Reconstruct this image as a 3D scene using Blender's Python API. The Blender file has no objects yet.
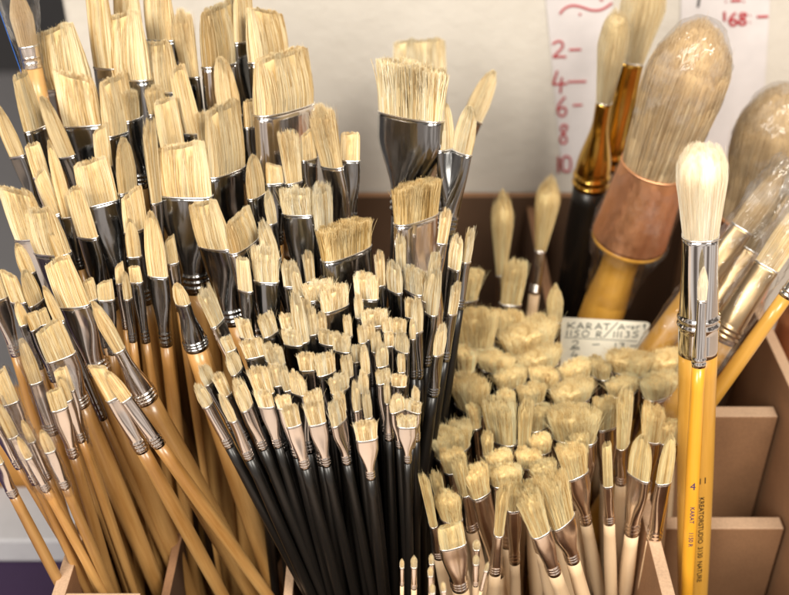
import bpy, bmesh, math, random
from mathutils import Vector, Matrix
random.seed(7)
R = math.radians
scene = bpy.context.scene
COL = scene.collection
PI = math.pi

# ------------------------------------------------------------------ camera
PITCH = R(35)
CAM = Vector((0, -0.45, 0.595))
FWD = Vector((0, math.cos(PITCH), -math.sin(PITCH)))
UPV = Vector((0, math.sin(PITCH), math.cos(PITCH)))
RGT = Vector((1, 0, 0))
FPX = 789*50/36
cd = bpy.data.cameras.new('camera'); cam = bpy.data.objects.new('camera', cd); COL.objects.link(cam)
cam.location = CAM; cam.rotation_euler = (PI/2-PITCH, 0, 0)
cd.lens = 50; cd.sensor_width = 36; cd.clip_start = 0.01; cd.clip_end = 50
cd.dof.use_dof = True; cd.dof.focus_distance = 0.50; cd.dof.aperture_fstop = 7.5
scene.camera = cam

def ray(px, py):
    return FWD + RGT*((px-394.5)/FPX) + UPV*((297.5-py)/FPX)
def atY(px, py, Y):
    r = ray(px, py); return CAM + r*((Y-CAM.y)/r.y)
def atZ(px, py, Z):
    r = ray(px, py); return CAM + r*((Z-CAM.z)/r.z)
def proj(P):
    d = P-CAM; w = d.dot(FWD)
    return 394.5+FPX*d.dot(RGT)/w, 297.5-FPX*d.dot(UPV)/w

# ------------------------------------------------------------------ materials
def newmat(name):
    m = bpy.data.materials.new(name); m.use_nodes = True
    nt = m.node_tree; b = nt.nodes['Principled BSDF']
    return m, nt, b
def N(nt, t, **kw):
    n = nt.nodes.new(t)
    for k, v in kw.items():
        if k.startswith('i_'):
            n.inputs[k[2:].replace('_', ' ')].default_value = v
        else: setattr(n, k, v)
    return n
def L(nt, a, b): nt.links.new(a, b)
def ramp(nt, fac, stops):
    r = nt.nodes.new('ShaderNodeValToRGB'); e = r.color_ramp.elements
    while len(e) < len(stops): e.new(.5)
    for el, (p, c) in zip(e, stops): el.position = p; el.color = (*c, 1)
    L(nt, fac, r.inputs[0]); return r
def noise(nt, scale, sc=(1, 1, 1), detail=4, rough=.6, coord='Object'):
    tc = N(nt, 'ShaderNodeTexCoord'); mp = N(nt, 'ShaderNodeMapping'); mp.inputs['Scale'].default_value = sc
    L(nt, tc.outputs[coord], mp.inputs[0])
    n = N(nt, 'ShaderNodeTexNoise'); n.inputs['Scale'].default_value = scale
    n.inputs['Detail'].default_value = detail; n.inputs['Roughness'].default_value = rough
    L(nt, mp.outputs[0], n.inputs['Vector']); return n

def bristle_mat(name, c0, c1, c2, trans=.22):
    m, nt, b = newmat(name)
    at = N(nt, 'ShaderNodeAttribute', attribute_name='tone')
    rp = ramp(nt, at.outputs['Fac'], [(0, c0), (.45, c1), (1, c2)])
    oi = N(nt, 'ShaderNodeObjectInfo')
    mr = N(nt, 'ShaderNodeMapRange'); mr.inputs['To Min'].default_value = .86; mr.inputs['To Max'].default_value = 1.12
    L(nt, oi.outputs['Random'], mr.inputs['Value'])
    mx = N(nt, 'ShaderNodeMix', data_type='RGBA', blend_type='MULTIPLY'); mx.inputs['Factor'].default_value = 1
    L(nt, rp.outputs[0], mx.inputs['A']); L(nt, mr.outputs[0], mx.inputs['B'])
    L(nt, mx.outputs['Result'], b.inputs['Base Color'])
    b.inputs['Roughness'].default_value = .42
    b.inputs['Specular IOR Level'].default_value = .35
    tr = N(nt, 'ShaderNodeBsdfTranslucent'); L(nt, mx.outputs['Result'], tr.inputs['Color'])
    b.inputs['Sheen Weight'].default_value = .15; b.inputs['Sheen Tint'].default_value = (1, .9, .7, 1)
    ms = N(nt, 'ShaderNodeMixShader'); ms.inputs[0].default_value = trans
    L(nt, b.outputs[0], ms.inputs[1]); L(nt, tr.outputs[0], ms.inputs[2])
    L(nt, ms.outputs[0], nt.nodes['Material Output'].inputs['Surface'])
    return m
MB = {
 'L': bristle_mat('hog_bristle', (.52, .30, .09), (.86, .66, .34), (.99, .89, .64)),
 'B': bristle_mat('pale_bristle', (.60, .38, .15), (.95, .78, .45), (1, .95, .78)),
 'K': bristle_mat('soft_bristle', (.62, .38, .12), (.98, .78, .39), (1, .93, .62)),
 'C': bristle_mat('coarse_bristle', (.38, .22, .06), (.72, .50, .20), (.93, .78, .46)),
 'G': bristle_mat('grey_bristle', (.40, .25, .12), (.66, .47, .25), (.88, .74, .50)),
 'W': bristle_mat('white_bristle', (.86, .68, .44), (.97, .87, .66), (1, .96, .86)),
}
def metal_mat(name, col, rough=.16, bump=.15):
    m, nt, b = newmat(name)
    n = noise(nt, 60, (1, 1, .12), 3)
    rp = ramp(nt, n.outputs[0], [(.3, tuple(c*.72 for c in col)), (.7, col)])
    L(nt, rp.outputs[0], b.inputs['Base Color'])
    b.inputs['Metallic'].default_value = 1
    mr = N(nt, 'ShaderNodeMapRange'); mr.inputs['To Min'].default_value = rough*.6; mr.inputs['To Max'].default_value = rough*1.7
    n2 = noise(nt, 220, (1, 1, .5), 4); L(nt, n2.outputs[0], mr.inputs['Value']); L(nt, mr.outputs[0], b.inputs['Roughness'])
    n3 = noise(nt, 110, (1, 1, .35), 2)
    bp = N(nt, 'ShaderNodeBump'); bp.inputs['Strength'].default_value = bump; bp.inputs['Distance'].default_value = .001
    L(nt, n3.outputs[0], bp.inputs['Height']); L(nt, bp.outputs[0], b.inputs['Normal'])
    return m
M_steel = metal_mat('nickel', (.80, .74, .69), .15, .3)
M_dark = metal_mat('nickel_dark_reflection', (.36, .36, .36), .14, .45)  # nickel copy with the reflection of dark surroundings put into its colour
M_chrome = metal_mat('chrome', (.80, .79, .78), .07, .05)
M_rosy = metal_mat('nickel_warm_reflection', (.97, .88, .80), .2, .35)  # nickel copy with warm reflected light put into its colour
M_gold = metal_mat('brass', (.72, .44, .10), .12)
M_dullgold = metal_mat('dull_brass', (.50, .36, .20), .28)
M_copper = metal_mat('copper', (.95, .50, .27), .40, .08)
M_rim = metal_mat('bright_rim', (.95, .93, .90), .25, 0)

def wood_mat(name, c0, c1, rough=.35, sc=18, coat=.3, bump=.1):
    m, nt, b = newmat(name)
    n = noise(nt, sc*6, (1, 1, .06), 6, .65)
    n2 = noise(nt, sc, (1, 1, .3), 3)
    mx = N(nt, 'ShaderNodeMath', operation='ADD'); L(nt, n.outputs[0], mx.inputs[0]); L(nt, n2.outputs[0], mx.inputs[1])
    mm = N(nt, 'ShaderNodeMath', operation='MULTIPLY'); L(nt, mx.outputs[0], mm.inputs[0]); mm.inputs[1].default_value = .5
    rp = ramp(nt, mm.outputs[0], [(.40, c0), (.60, c1)])
    oi = N(nt, 'ShaderNodeObjectInfo')
    mr = N(nt, 'ShaderNodeMapRange'); mr.inputs['To Min'].default_value = .66; mr.inputs['To Max'].default_value = 1.2
    L(nt, oi.outputs['Random'], mr.inputs['Value'])
    mu = N(nt, 'ShaderNodeMix', data_type='RGBA', blend_type='MULTIPLY'); mu.inputs['Factor'].default_value = 1
    L(nt, rp.outputs[0], mu.inputs['A']); L(nt, mr.outputs[0], mu.inputs['B'])
    L(nt, mu.outputs['Result'], b.inputs['Base Color'])
    rr_ = N(nt, 'ShaderNodeMapRange'); rr_.inputs['To Min'].default_value = rough*.7; rr_.inputs['To Max'].default_value = rough*1.5; L(nt, n2.outputs[0], rr_.inputs['Value']); L(nt, rr_.outputs[0], b.inputs['Roughness']); b.inputs['Coat Weight'].default_value = coat; b.inputs['Coat Roughness'].default_value = .15
    bp = N(nt, 'ShaderNodeBump'); bp.inputs['Strength'].default_value = bump; bp.inputs['Distance'].default_value = .0006
    L(nt, n.outputs[0], bp.inputs['Height']); L(nt, bp.outputs[0], b.inputs['Normal'])
    return m
M_ochre = wood_mat('varnished_ochre_wood', (.34, .16, .04), (.72, .43, .16))
M_black = wood_mat('black_lacquer', (.006, .005, .004), (.012, .009, .007), .36, coat=.10, bump=.03)
M_pale = wood_mat('raw_pale_wood', (.66, .46, .27), (.82, .62, .41), .5, coat=.05)
M_yellow = wood_mat('yellow_varnished_wood', (.52, .26, .035), (.70, .39, .08), .3)
M_yellow2 = wood_mat('bright_yellow_wood', (.66, .30, .02), (.80, .40, .04), .28)

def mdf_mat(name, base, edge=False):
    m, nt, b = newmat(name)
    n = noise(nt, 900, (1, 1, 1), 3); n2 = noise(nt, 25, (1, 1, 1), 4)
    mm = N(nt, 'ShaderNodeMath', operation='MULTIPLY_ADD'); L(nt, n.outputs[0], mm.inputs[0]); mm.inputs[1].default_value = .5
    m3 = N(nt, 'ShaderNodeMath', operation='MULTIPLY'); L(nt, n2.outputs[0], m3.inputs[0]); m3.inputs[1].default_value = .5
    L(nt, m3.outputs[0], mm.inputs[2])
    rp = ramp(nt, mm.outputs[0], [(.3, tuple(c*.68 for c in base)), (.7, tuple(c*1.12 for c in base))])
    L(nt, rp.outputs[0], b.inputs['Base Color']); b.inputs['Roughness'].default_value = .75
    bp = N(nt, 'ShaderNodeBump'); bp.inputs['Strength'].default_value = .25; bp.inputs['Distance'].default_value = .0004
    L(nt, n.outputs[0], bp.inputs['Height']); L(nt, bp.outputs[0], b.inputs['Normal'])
    return m
M_mdf = mdf_mat('mdf_face', (.30, .155, .075))
M_mdf_shade = mdf_mat('mdf_shade_darkened', (.11, .058, .03))  # darker copy of the board colour, painting in the back slots' shade
M_mdfe = mdf_mat('mdf_edge', (.55, .37, .24))

def film_mat(name, tint=(1, 1, 1), haze=.06):
    m, nt, b = newmat(name); nt.nodes.remove(b)
    out = nt.nodes['Material Output']
    tr = N(nt, 'ShaderNodeBsdfTransparent'); tr.inputs[0].default_value = (*tint, 1)
    gl = N(nt, 'ShaderNodeBsdfGlossy'); gl.inputs['Roughness'].default_value = .10
    df = N(nt, 'ShaderNodeBsdfDiffuse'); df.inputs[0].default_value = (.9, .9, .9, 1)
    lw = N(nt, 'ShaderNodeLayerWeight'); lw.inputs[0].default_value = .22
    n = noise(nt, 130, (1, 1, .4), 3, .55)
    bp = N(nt, 'ShaderNodeBump'); bp.inputs['Strength'].default_value = .8; bp.inputs['Distance'].default_value = .003
    L(nt, n.outputs[0], bp.inputs['Height']); L(nt, bp.outputs[0], gl.inputs['Normal']); L(nt, bp.outputs[0], lw.inputs['Normal'])
    mr = N(nt, 'ShaderNodeMapRange'); mr.inputs['To Min'].default_value = .03; mr.inputs['To Max'].default_value = .38
    L(nt, lw.outputs['Fresnel'], mr.inputs['Value'])
    m1 = N(nt, 'ShaderNodeMixShader'); L(nt, mr.outputs[0], m1.inputs[0]); L(nt, tr.outputs[0], m1.inputs[1]); L(nt, gl.outputs[0], m1.inputs[2])
    n4 = noise(nt, 45, (1, 1, 1), 5, .7)
    hz = ramp(nt, n4.outputs[0], [(.5, (0, 0, 0)), (.72, (haze*5,)*3)])
    hm = N(nt, 'ShaderNodeMath', operation='ADD'); L(nt, hz.outputs[0], hm.inputs[0]); hm.inputs[1].default_value = haze*.3
    m2 = N(nt, 'ShaderNodeMixShader'); L(nt, hm.outputs[0], m2.inputs[0]); L(nt, m1.outputs[0], m2.inputs[1]); L(nt, df.outputs[0], m2.inputs[2])
    L(nt, m2.outputs[0], out.inputs['Surface'])
    return m
M_film = film_mat('clear_film', (1, 1, 1), .015)
M_filmw = film_mat('crumpled_film', (1, 1, 1), .035)

def plain(name, col, rough=.6, metal=0):
    m, nt, b = newmat(name)
    n = noise(nt, 40, (1, 1, 1), 4)
    rp = ramp(nt, n.outputs[0], [(.3, tuple(c*.88 for c in col)), (.7, col)])
    L(nt, rp.outputs[0], b.inputs['Base Color']); b.inputs['Roughness'].default_value = rough; b.inputs['Metallic'].default_value = metal
    return m
M_paper = plain('white_paper', (.66, .62, .62), .7)
M_card = plain('cream_card', (.88, .83, .68), .6)
M_red = plain('red_ink', (.42, .02, .03), .5)
M_ink = plain('dark_green_ink', (.02, .035, .03), .5)
M_blackink = plain('black_ink', (.01, .01, .012), .5)
M_navy = plain('navy_ink', (.03, .02, .10), .5)
M_blue = plain('blue_print', (.02, .10, .38), .3)
M_purple = plain('purple_print', (.35, .05, .35), .3)

# ------------------------------------------------------------------ mesh utilities
def link(o, parent=None):
    COL.objects.link(o)
    if parent is not None: o.parent = parent
    return o
def meshobj(name, verts, faces, mat, parent=None, smooth=True):
    me = bpy.data.meshes.new(name); me.from_pydata([tuple(v) for v in verts], [], faces)
    for m in (mat if isinstance(mat, (list, tuple)) else [mat]): me.materials.append(m)
    if smooth: me.polygons.foreach_set('use_smooth', [True]*len(me.polygons))
    me.update()
    return link(bpy.data.objects.new(name, me), parent)
def tag(o, label=None, cat=None, group=None, kind=None):
    if label: o['label'] = label
    if cat: o['category'] = cat
    if group: o['group'] = group
    if kind: o['kind'] = kind
    return o
def loft(secs, n=28, cap0=True, cap1=True, expo=None):
    """secs: (z, rx, ry, [exponent]) rings about the z axis"""
    vs, fs = [], []
    for s in secs:
        z, rx, ry = s[:3]; e = s[3] if len(s) > 3 else 1.0
        for i in range(n):
            a = 2*PI*i/n; c, d = math.cos(a), math.sin(a)
            vs.append((rx*math.copysign(abs(c)**e, c), ry*math.copysign(abs(d)**e, d), z))
    for k in range(len(secs)-1):
        for i in range(n):
            j = (i+1) % n
            fs.append((k*n+i, k*n+j, (k+1)*n+j, (k+1)*n+i))
    if cap0: fs.append(tuple(range(n-1, -1, -1)))
    if cap1: fs.append(tuple((len(secs)-1)*n+i for i in range(n)))
    return vs, fs

# ------------------------------------------------------------------ tuft templates
rnd = random.Random(11)
def lerp(pts, t):
    for (a, va), (b, vb) in zip(pts, pts[1:]):
        if t <= b: return va+(vb-va)*((t-a)/(b-a) if b > a else 0)
    return pts[-1][1]
# kind: (x profile, y profile, height(u,v), height jitter, bend, core scale, aspect)
KIND = {
 'f': ([(0, 1), (.5, 1.02), (1, .97)], [(0, 1), (.3, 1.08), (1, .42)], lambda u, v: .97-.05*u*u, .035, .02, .9, .34),
 'b': ([(0, 1), (.4, 1.04), (1, .72)], [(0, 1), (.35, 1.12), (1, .38)], lambda u, v: .52+.48*math.sqrt(max(0, 1-u*u)), .03, .02, .9, .36),
 'u': ([(0, .96), (.5, 1.12), (1, 1.22)], [(0, 1), (.5, 1.25), (1, 1.25)], lambda u, v: .96-.06*u*u-.09*v*v, .055, .08, .84, .52),
 'g': ([(0, 1), (.5, 1.07), (1, 1.06)], [(0, 1), (.4, 1.25), (1, 1.0)], lambda u, v: .95-.09*u*u-.05*v*v, .075, .09, .80, .40),
 'h': ([(0, 1), (.45, 1.14), (1, .80)], [(0, 1), (.4, 1.28), (1, .75)], lambda u, v: .60+.38*math.sqrt(max(0, 1-u*u)), .07, .09, .80, .46),
 'q': ([(0, 1), (.6, 1.9), (1, 1.3)], [(0, 1), (.6, 1.9), (1, 1.3)], lambda u, v: .80+.18*math.sqrt(max(0, 1-u*u-v*v)), .05, .06, .92, 1.),
 'c': ([(0, 1), (1, 1.10)], [(0, 1), (1, 1.25)], lambda u, v: .97-.03*u*u, .05, .035, .78, .34),
 'r': ([(0, 1), (.5, 1.22), (1, .40)], [(0, 1), (.5, 1.22), (1, .40)], lambda u, v: .70+.30*math.sqrt(max(0, 1-u*u-v*v)), .05, .05, .86, 1.),
 't': ([(0, 1), (.45, 2.0), (.7, 2.5), (1, 1.3)], [(0, 1), (.45, 2.0), (.7, 2.5), (1, 1.3)], lambda u, v: .72+.28*math.sqrt(max(0, 1-u*u-v*v)), .05, .12, .88, 1.),
 'd': ([(0, 1), (.55, 1.20), (1, 1.12)], [(0, 1), (.55, 1.2), (1, 1.12)], lambda u, v: .62+.37*math.sqrt(max(0, 1-(u*u+v*v))), .012, .02, .96, 1.),
 'm': ([(0, 1), (.7, 1.48), (1, 1.15)], [(0, 1), (.7, 1.48), (1, 1.15)], lambda u, v: .74+.25*math.sqrt(max(0, 1-u*u-v*v)), .03, .05, .93, 1.),
}
SIZE = {'S': (620, .024), 'M': (1300, .0145), 'L': (3400, .0085), 'X': (5600, .0072)}
TCACHE = {}
def tuft_mesh(kind, size, var):
    key = (kind, size, var)
    if key in TCACHE: return TCACHE[key]
    rn = random.Random(hash((kind, size)) % 1000 + var*17 if False else (ord(kind)*31+ord(size)*7+var*101))
    xp, yp, hf, hj, bend, core, asp = KIND[kind]
    n, rad = SIZE[size]
    if kind in 'ut': n = int(n*2.3); rad *= .95
    if kind == 'c': rad *= 1.3
    vs, fs, tone = [], [], []
    ph1, ph2, ph3 = rn.random()*6, rn.random()*6, rn.random()*6
    amp = {'f': .014, 'b': .012, 'u': .02, 'c': .015}.get(kind, .012)
    slope = (.10, -.12, .03)[var % 3] if kind in 'f' else rn.uniform(-.08, .08) if kind in 'gcu' else 0
    # clumps
    clumps = [(rn.uniform(-1, 1), rn.gauss(0, 1)) for _ in range(7)]
    nb = {'u': 46, 'g': 22, 'h': 20, 'c': 60, 'f': 34, 'm': 60, 't': 30}.get(kind, 0)
    bun = []
    for k in range(nb):
        a = rn.random()*2*PI; rr = math.sqrt(rn.random())
        bun.append((rr*math.cos(a), rr*math.sin(a), rn.gauss(0, {'u': .035, 'g': .05, 'h': .05, 'c': .02, 'f': .012}.get(kind, .02)), rn.gauss(0, .12)))
    bp_ = {'u': .55, 'g': .55, 'h': .5, 'c': .35, 'f': .22, 'm': .3, 't': .5}.get(kind, 0)
    for k in range(n):
        if rn.random() < (.22 if kind in 'ugh' else .3):      # surface biased
            a = rn.random()*2*PI; rr = math.sqrt(rn.uniform(.72, 1))
        else:
            a = rn.random()*2*PI; rr = math.sqrt(rn.random())
        e = .75 if kind in 'fbucgh' else 1
        c, s = math.cos(a), math.sin(a)
        u = rr*math.copysign(abs(c)**e, c); v = rr*math.copysign(abs(s)**e, s)
        h = hf(u, v)*(1-abs(rn.gauss(0, hj)))+amp*math.sin(u*5+ph1)+amp*.6*math.sin(u*13+ph2)+slope*u
        stray = rn.random() < (.09 if kind in 'ughc' else .018)
        bx = rn.gauss(0, bend)*(3 if stray else 1); by = rn.gauss(0, bend)*(3 if stray else 1)/ (asp if kind in 'uc' else 1)
        if stray: h *= rn.uniform(1.0, 1.06)
        cl = min(clumps, key=lambda q: abs(q[0]-u)); pull = .025*(cl[0]-u)
        cu_ = cv_ = 0
        if nb:
            bq = min(bun, key=lambda q: (q[0]-u)**2+((q[1]-v)*asp)**2)
            cu_, cv_ = (bq[0]-u)*bp_, (bq[1]-v)*bp_; h += bq[2]
        wob = rn.uniform(-1, 1)*.012
        t = min(1, max(0, .5+rn.gauss(0, .30)+.08*cl[1]+(bq[3] if nb else 0)))
        base = len(vs); segs = 5
        for q in range(segs):
            f = q/(segs-1); z = h*f
            px = u*lerp(xp, z) + bx*f*f + wob*math.sin(f*5+k) + (pull+cu_)*f**3
            py = v*lerp(yp, z) + by*f*f + cv_*f**3
            rt = rad*(1-.72*f*f)*(1.0 if kind != 'u' else .9)
            for j in range(3):
                aa = a+j*2*PI/3
                vs.append((px+rt*math.cos(aa), py+rt*math.sin(aa)/asp, z)); tone.append(t)
        for q in range(segs-1):
            for j in range(3):
                j2 = (j+1) % 3
                fs.append((base+q*3+j, base+q*3+j2, base+(q+1)*3+j2, base+(q+1)*3+j))
        b3 = base+(segs-1)*3; fs.append((b3, b3+1, b3+2))
    # inner body of packed hair, grooved
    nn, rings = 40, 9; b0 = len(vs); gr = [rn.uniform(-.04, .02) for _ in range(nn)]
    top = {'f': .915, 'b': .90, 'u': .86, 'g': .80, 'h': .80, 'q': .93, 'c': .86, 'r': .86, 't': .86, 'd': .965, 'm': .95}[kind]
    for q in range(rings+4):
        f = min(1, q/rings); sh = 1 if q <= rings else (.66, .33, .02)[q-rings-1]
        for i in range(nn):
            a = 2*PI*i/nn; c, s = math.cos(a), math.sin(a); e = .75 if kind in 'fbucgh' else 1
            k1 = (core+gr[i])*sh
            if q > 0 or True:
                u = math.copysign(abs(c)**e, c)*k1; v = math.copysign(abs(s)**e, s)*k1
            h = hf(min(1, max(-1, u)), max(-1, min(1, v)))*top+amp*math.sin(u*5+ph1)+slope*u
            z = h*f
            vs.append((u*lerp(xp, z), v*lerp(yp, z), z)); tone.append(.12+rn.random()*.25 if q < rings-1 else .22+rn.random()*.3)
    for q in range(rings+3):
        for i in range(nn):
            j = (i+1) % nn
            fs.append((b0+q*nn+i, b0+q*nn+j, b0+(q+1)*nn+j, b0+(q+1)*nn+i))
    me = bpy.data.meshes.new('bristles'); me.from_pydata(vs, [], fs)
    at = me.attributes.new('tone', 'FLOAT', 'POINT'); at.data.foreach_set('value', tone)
    me.polygons.foreach_set('use_smooth', [True]*len(me.polygons)); me.update()
    TCACHE[key] = me
    return me

MCACHE = {}
def tuft(kind, size, var, mat, parent):
    me = tuft_mesh(kind, size, var)
    key = (me.name, mat.name)
    if key not in MCACHE:
        m2 = me if not me.materials else me.copy()
        if me.materials: m2.materials.clear()
        m2.materials.append(mat); MCACHE[key] = m2
    o = bpy.data.objects.new('bristles', MCACHE[key]); return link(o, parent)

def sm(t): t = max(0, min(1, t)); return t*t*(3-2*t)
def ferrule(w, t, rd, Lf, mat, parent, crimps=(.07, .13, .19), name='ferrule', n=36, lip=True):
    """local z from 0 (rim) down to -Lf"""
    secs = []
    for i in range(26):
        f = i/25; z = -Lf*(1-f)            # f=0 at crimp end
        g = sm((f-.18)/.62)
        rx = rd*(1-g)+w/2*g; ry = rd*(1-g)+t/2*g
        secs.append([z, rx, ry, 1-.25*g])
    prof = []
    for s in secs: prof.append(tuple(s))
    extra = []
    for c in crimps:
        for dz, bulge in ((-.022, 1.0), (-.011, 1.075), (.0, 1.09), (.011, 1.075), (.022, 1.0)):
            f = c+dz; z = -Lf*(1-f); g = sm((f-.18)/.62)
            extra.append((z, (rd*(1-g)+w/2*g)*bulge, (rd*(1-g)+t/2*g)*bulge, 1-.25*g))
    lo = min(c for c in crimps)-.024 if crimps else 0; hi = max(crimps)+.024 if crimps else 0
    prof = [p for p in prof if not (crimps and lo < 1+p[0]/Lf < hi)] + extra
    prof.sort(key=lambda p: p[0])
    vs, fs = loft(prof, n, True, True)
    o = meshobj(name, vs, fs, mat, parent)
    if lip:
        e = min(w, .02)*.008+.00013
        ring = [(-.0006, w/2, t/2, .75), (-.0005, w/2+e, t/2+e, .75), (.0003, w/2+e, t/2+e, .75), (.0005, w/2, t/2, .75), (.0003, w/2-e, t/2-e, .75)]
        vs, fs = loft(ring, n, False, False)
        meshobj('rim', vs, fs, M_rim, o)
    return o
def handle(rd, z0, z1, mat, parent, bulge=1.12, end=.45, name='handle', n=32):
    Lh = z0-z1; secs = []
    for i in range(22):
        f = i/21
        if f < .16: r = 1+(bulge-1)*sm(f/.16)
        else: r = bulge+(end-bulge)*sm((f-.16)/.9)
        secs.append((z0-Lh*f, rd*r, rd*r))
    secs.append((z1-rd*end*.4, rd*end*.6, rd*end*.6)); secs.append((z1-rd*end*.5, rd*.05, rd*.05))
    secs.reverse()
    vs, fs = loft(secs, n); return meshobj(name, vs, fs, mat, parent)
def sleeve(secs, mat, parent, amp=.0006, seed=0, n=30, name='plastic_sleeve', split=None):
    rn = random.Random(seed); vs, fs = [], []
    # refine along the axis
    fine = []
    for (a, b) in zip(secs, secs[1:]):
        for k in range(5): fine.append(tuple(a[i]+(b[i]-a[i])*k/5 for i in range(3)))
    fine.append(secs[-1][:3])
    pa = [rn.random()*6 for _ in range(6)]
    for z, rx, ry in fine:
        for i in range(n):
            a = 2*PI*i/n
            q = amp*(math.sin(3*a+z*260+pa[0])+.7*math.sin(7*a-z*410+pa[1])+.5*math.sin(11*a+z*900+pa[2]))
            vs.append(((rx+q)*math.cos(a), (ry+q)*math.sin(a), z))
    for k in range(len(fine)-1):
        for i in range(n):
            j = (i+1) % n; fs.append((k*n+i, k*n+j, (k+1)*n+j, (k+1)*n+i))
    o = meshobj(name, vs, fs, mat, parent)
    if split is not None:
        for p in o.data.polygons: p.material_index = 1 if p.center.z > split else 0
    return o

# ------------------------------------------------------------------ brush placing
FOOTZ = .012
def axis_for(bx, by, s, Yr, Yf):
    P = atY(bx, by, Yr)
    nrm = ray(bx, by).cross(ray(bx+s*100, by+100)).normalized()
    # n.(F-C)=0, F=(x,Yf,FOOTZ)
    rhs = -(nrm.y*(Yf-CAM.y)+nrm.z*(FOOTZ-CAM.z))
    F = Vector((CAM.x+rhs/nrm.x, Yf, FOOTZ))
    return P, F
def along(P, A, ty, lo, hi, it=40):
    """distance l (between lo and hi) where the image y of P+A*l equals ty"""
    f = lambda l: proj(P+A*l)[1]-ty
    a, b = lo, hi
    if f(a)*f(b) > 0: return b if abs(f(b)) < abs(f(a)) else a
    for _ in range(it):
        m = (a+b)/2
        if f(a)*f(m) <= 0: b = m
        else: a = m
    return (a+b)/2
HANDLE = {'L': M_ochre, 'B': M_black, 'K': M_pale, 'M': M_pale}
GROUPS = {'L': 'ochre-handled bristle brushes fanned out on the left', 'B': 'black-handled bristle brushes bunched in the centre',
          'K': 'pale-wood bristle brushes bunched right of centre', 'M': 'tiny detail brushes at the bottom'}
def frame_at(P, A, X):
    Y = A.cross(X).normalized(); X = Y.cross(A).normalized()
    m = Matrix((X, Y, A)).transposed().to_4x4(); m.translation = P
    return m
STAT = []
def brush(line, idx):
    spec, label = [q.strip() for q in line.split('|')]
    tk = spec.split(); grp, kind = tk[0], tk[1]
    x1, y1, x2, y2, tx, ty = map(float, tk[2:8]); op = dict(q.split('=') for q in tk[8:])
    g = lambda k, d=0.: float(op[k]) if k in op else d
    bx, by = (x1+x2)/2, (y1+y2)/2
    if grp in 'LB':
        Yr = -.09-(by-425)*.00044; Yf = (-.085 if grp == 'L' else -.105)+(Yr+.09)*.35
        if grp == 'B': Yr += .0
    else:
        Yr = -.115+(545-by)*.0007; Yf = Yr*.75-.02
    Yr += g('d')
    s = g('s')
    P, F = axis_for(bx, by, s, Yr, Yf)
    A = (P-F).normalized(); Lr = (P-F).length
    mpp = (P-CAM).dot(FWD)/FPX                       # metres per pixel at the rim
    rd_ = (P-CAM).normalized()
    U = A.cross(rd_).normalized()
    if U.x < 0: U = -U
    V = A.cross(U).normalized()
    e = .001
    p0 = proj(P); pu = proj(P+U*e); pv = proj(P+V*e)
    J = ((pu[0]-p0[0])/e, (pv[0]-p0[0])/e, (pu[1]-p0[1])/e, (pv[1]-p0[1])/e)
    det = J[0]*J[3]-J[1]*J[2]
    dx, dy = x2-x1, y2-y1
    a = (dx*J[3]-dy*J[1])/det; b = (J[0]*dy-J[2]*dx)/det
    if kind in 'r': a, b = math.hypot(a, b*.4), 0
    lim = 1.25*abs(a)
    if abs(b) > lim: b = math.copysign(lim, b)
    w = math.hypot(a, b)
    X = (U*a+V*b)/w
    asp = KIND[kind][6]
    if grp == 'K' and kind == 'u': w *= 1.03
    if grp == 'L': w *= 1.12
    if grp == 'B' and by > 205: w *= 1.07
    t = w*asp
    if grp == 'K' and kind == 'u': t = max(t, .0065)
    if w < .0085 and kind in 'fb': t = max(t, .0030)
    if 't' in op and kind == 'f' or op.get('u') == '1':   # seen edge-on: deeper than wide
        pass
    # tip length
    l = along(P, A, ty, .002, .12)
    if kind == 'u': l -= .38*t
    l = max(l, w*.5)
    # ferrule
    h = g('h')*mpp/2 if 'h' in op else w*(.33 if kind in 'fb' else .30 if kind == 'u' else .5)
    if w < .007 and 'h' not in op: h = max(h, .0019 if grp != 'M' else w*.5)
    if grp == 'B' and by > 230 and 'h' not in op: h = min(max(h, .0021), .0042)
    if grp == 'K' and 'h' not in op: h = min(max(h, .0030), .0052)
    if 'c' in op: Lf = along(P, A, g('c'), -.10, -.004); Lf = -Lf
    else: Lf = .016+1.75*w
    Lf = min(Lf, .09)
    root = bpy.data.objects.new('paint_brush' if grp != 'M' else 'detail_brush', None); COL.objects.link(root)
    root.empty_display_size = .01
    root.matrix_world = frame_at(F, A, X)
    tag(root, label, 'paintbrush', GROUPS[grp])
    zr = Lr                                      # rim height in local z
    mt = MB[grp if grp in 'LBK' else 'B']
    kk = kind
    if op.get('k') == 'c' or kind == 'c': mt = MB['C'] if kind == 'c' else MB['B']; kk = 'c'
    if op.get('u') == '1': kk = 'u'
    if kind == 'r':
        if g('t') > 2: kk = 't'; w *= 1.0
        t = w
    if grp == 'B' and kk in 'fb' and by > 205 and ' clean ' not in label: kk = {'f': 'g', 'b': 'h'}[kk]; t = max(t, w*.40)
    size = 'S' if w < .0095 else 'M' if w < .018 else 'L'
    if kk == 'c' and size == 'M': size = 'L'
    tf = tuft(kk, size, idx % 3, mt, root)
    tf.location = (0, 0, zr-.0004)
    tw = g('w', 1.)
    tf.scale = (w/2*(.97), t/2*(.97 if kk not in 'u' else 1.0)*(tw if tw > 1 else 1), l/.97)
    if tw > 1: t *= tw
    # ferrule and handle hang below the rim
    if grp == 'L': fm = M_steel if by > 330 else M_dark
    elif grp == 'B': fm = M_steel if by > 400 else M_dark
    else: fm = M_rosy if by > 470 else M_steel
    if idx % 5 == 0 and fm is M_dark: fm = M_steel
    if label.find('pink') >= 0 or label.find('copper') >= 0: fm = M_rosy
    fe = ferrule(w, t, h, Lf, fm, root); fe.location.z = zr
    zc = zr-Lf
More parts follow.
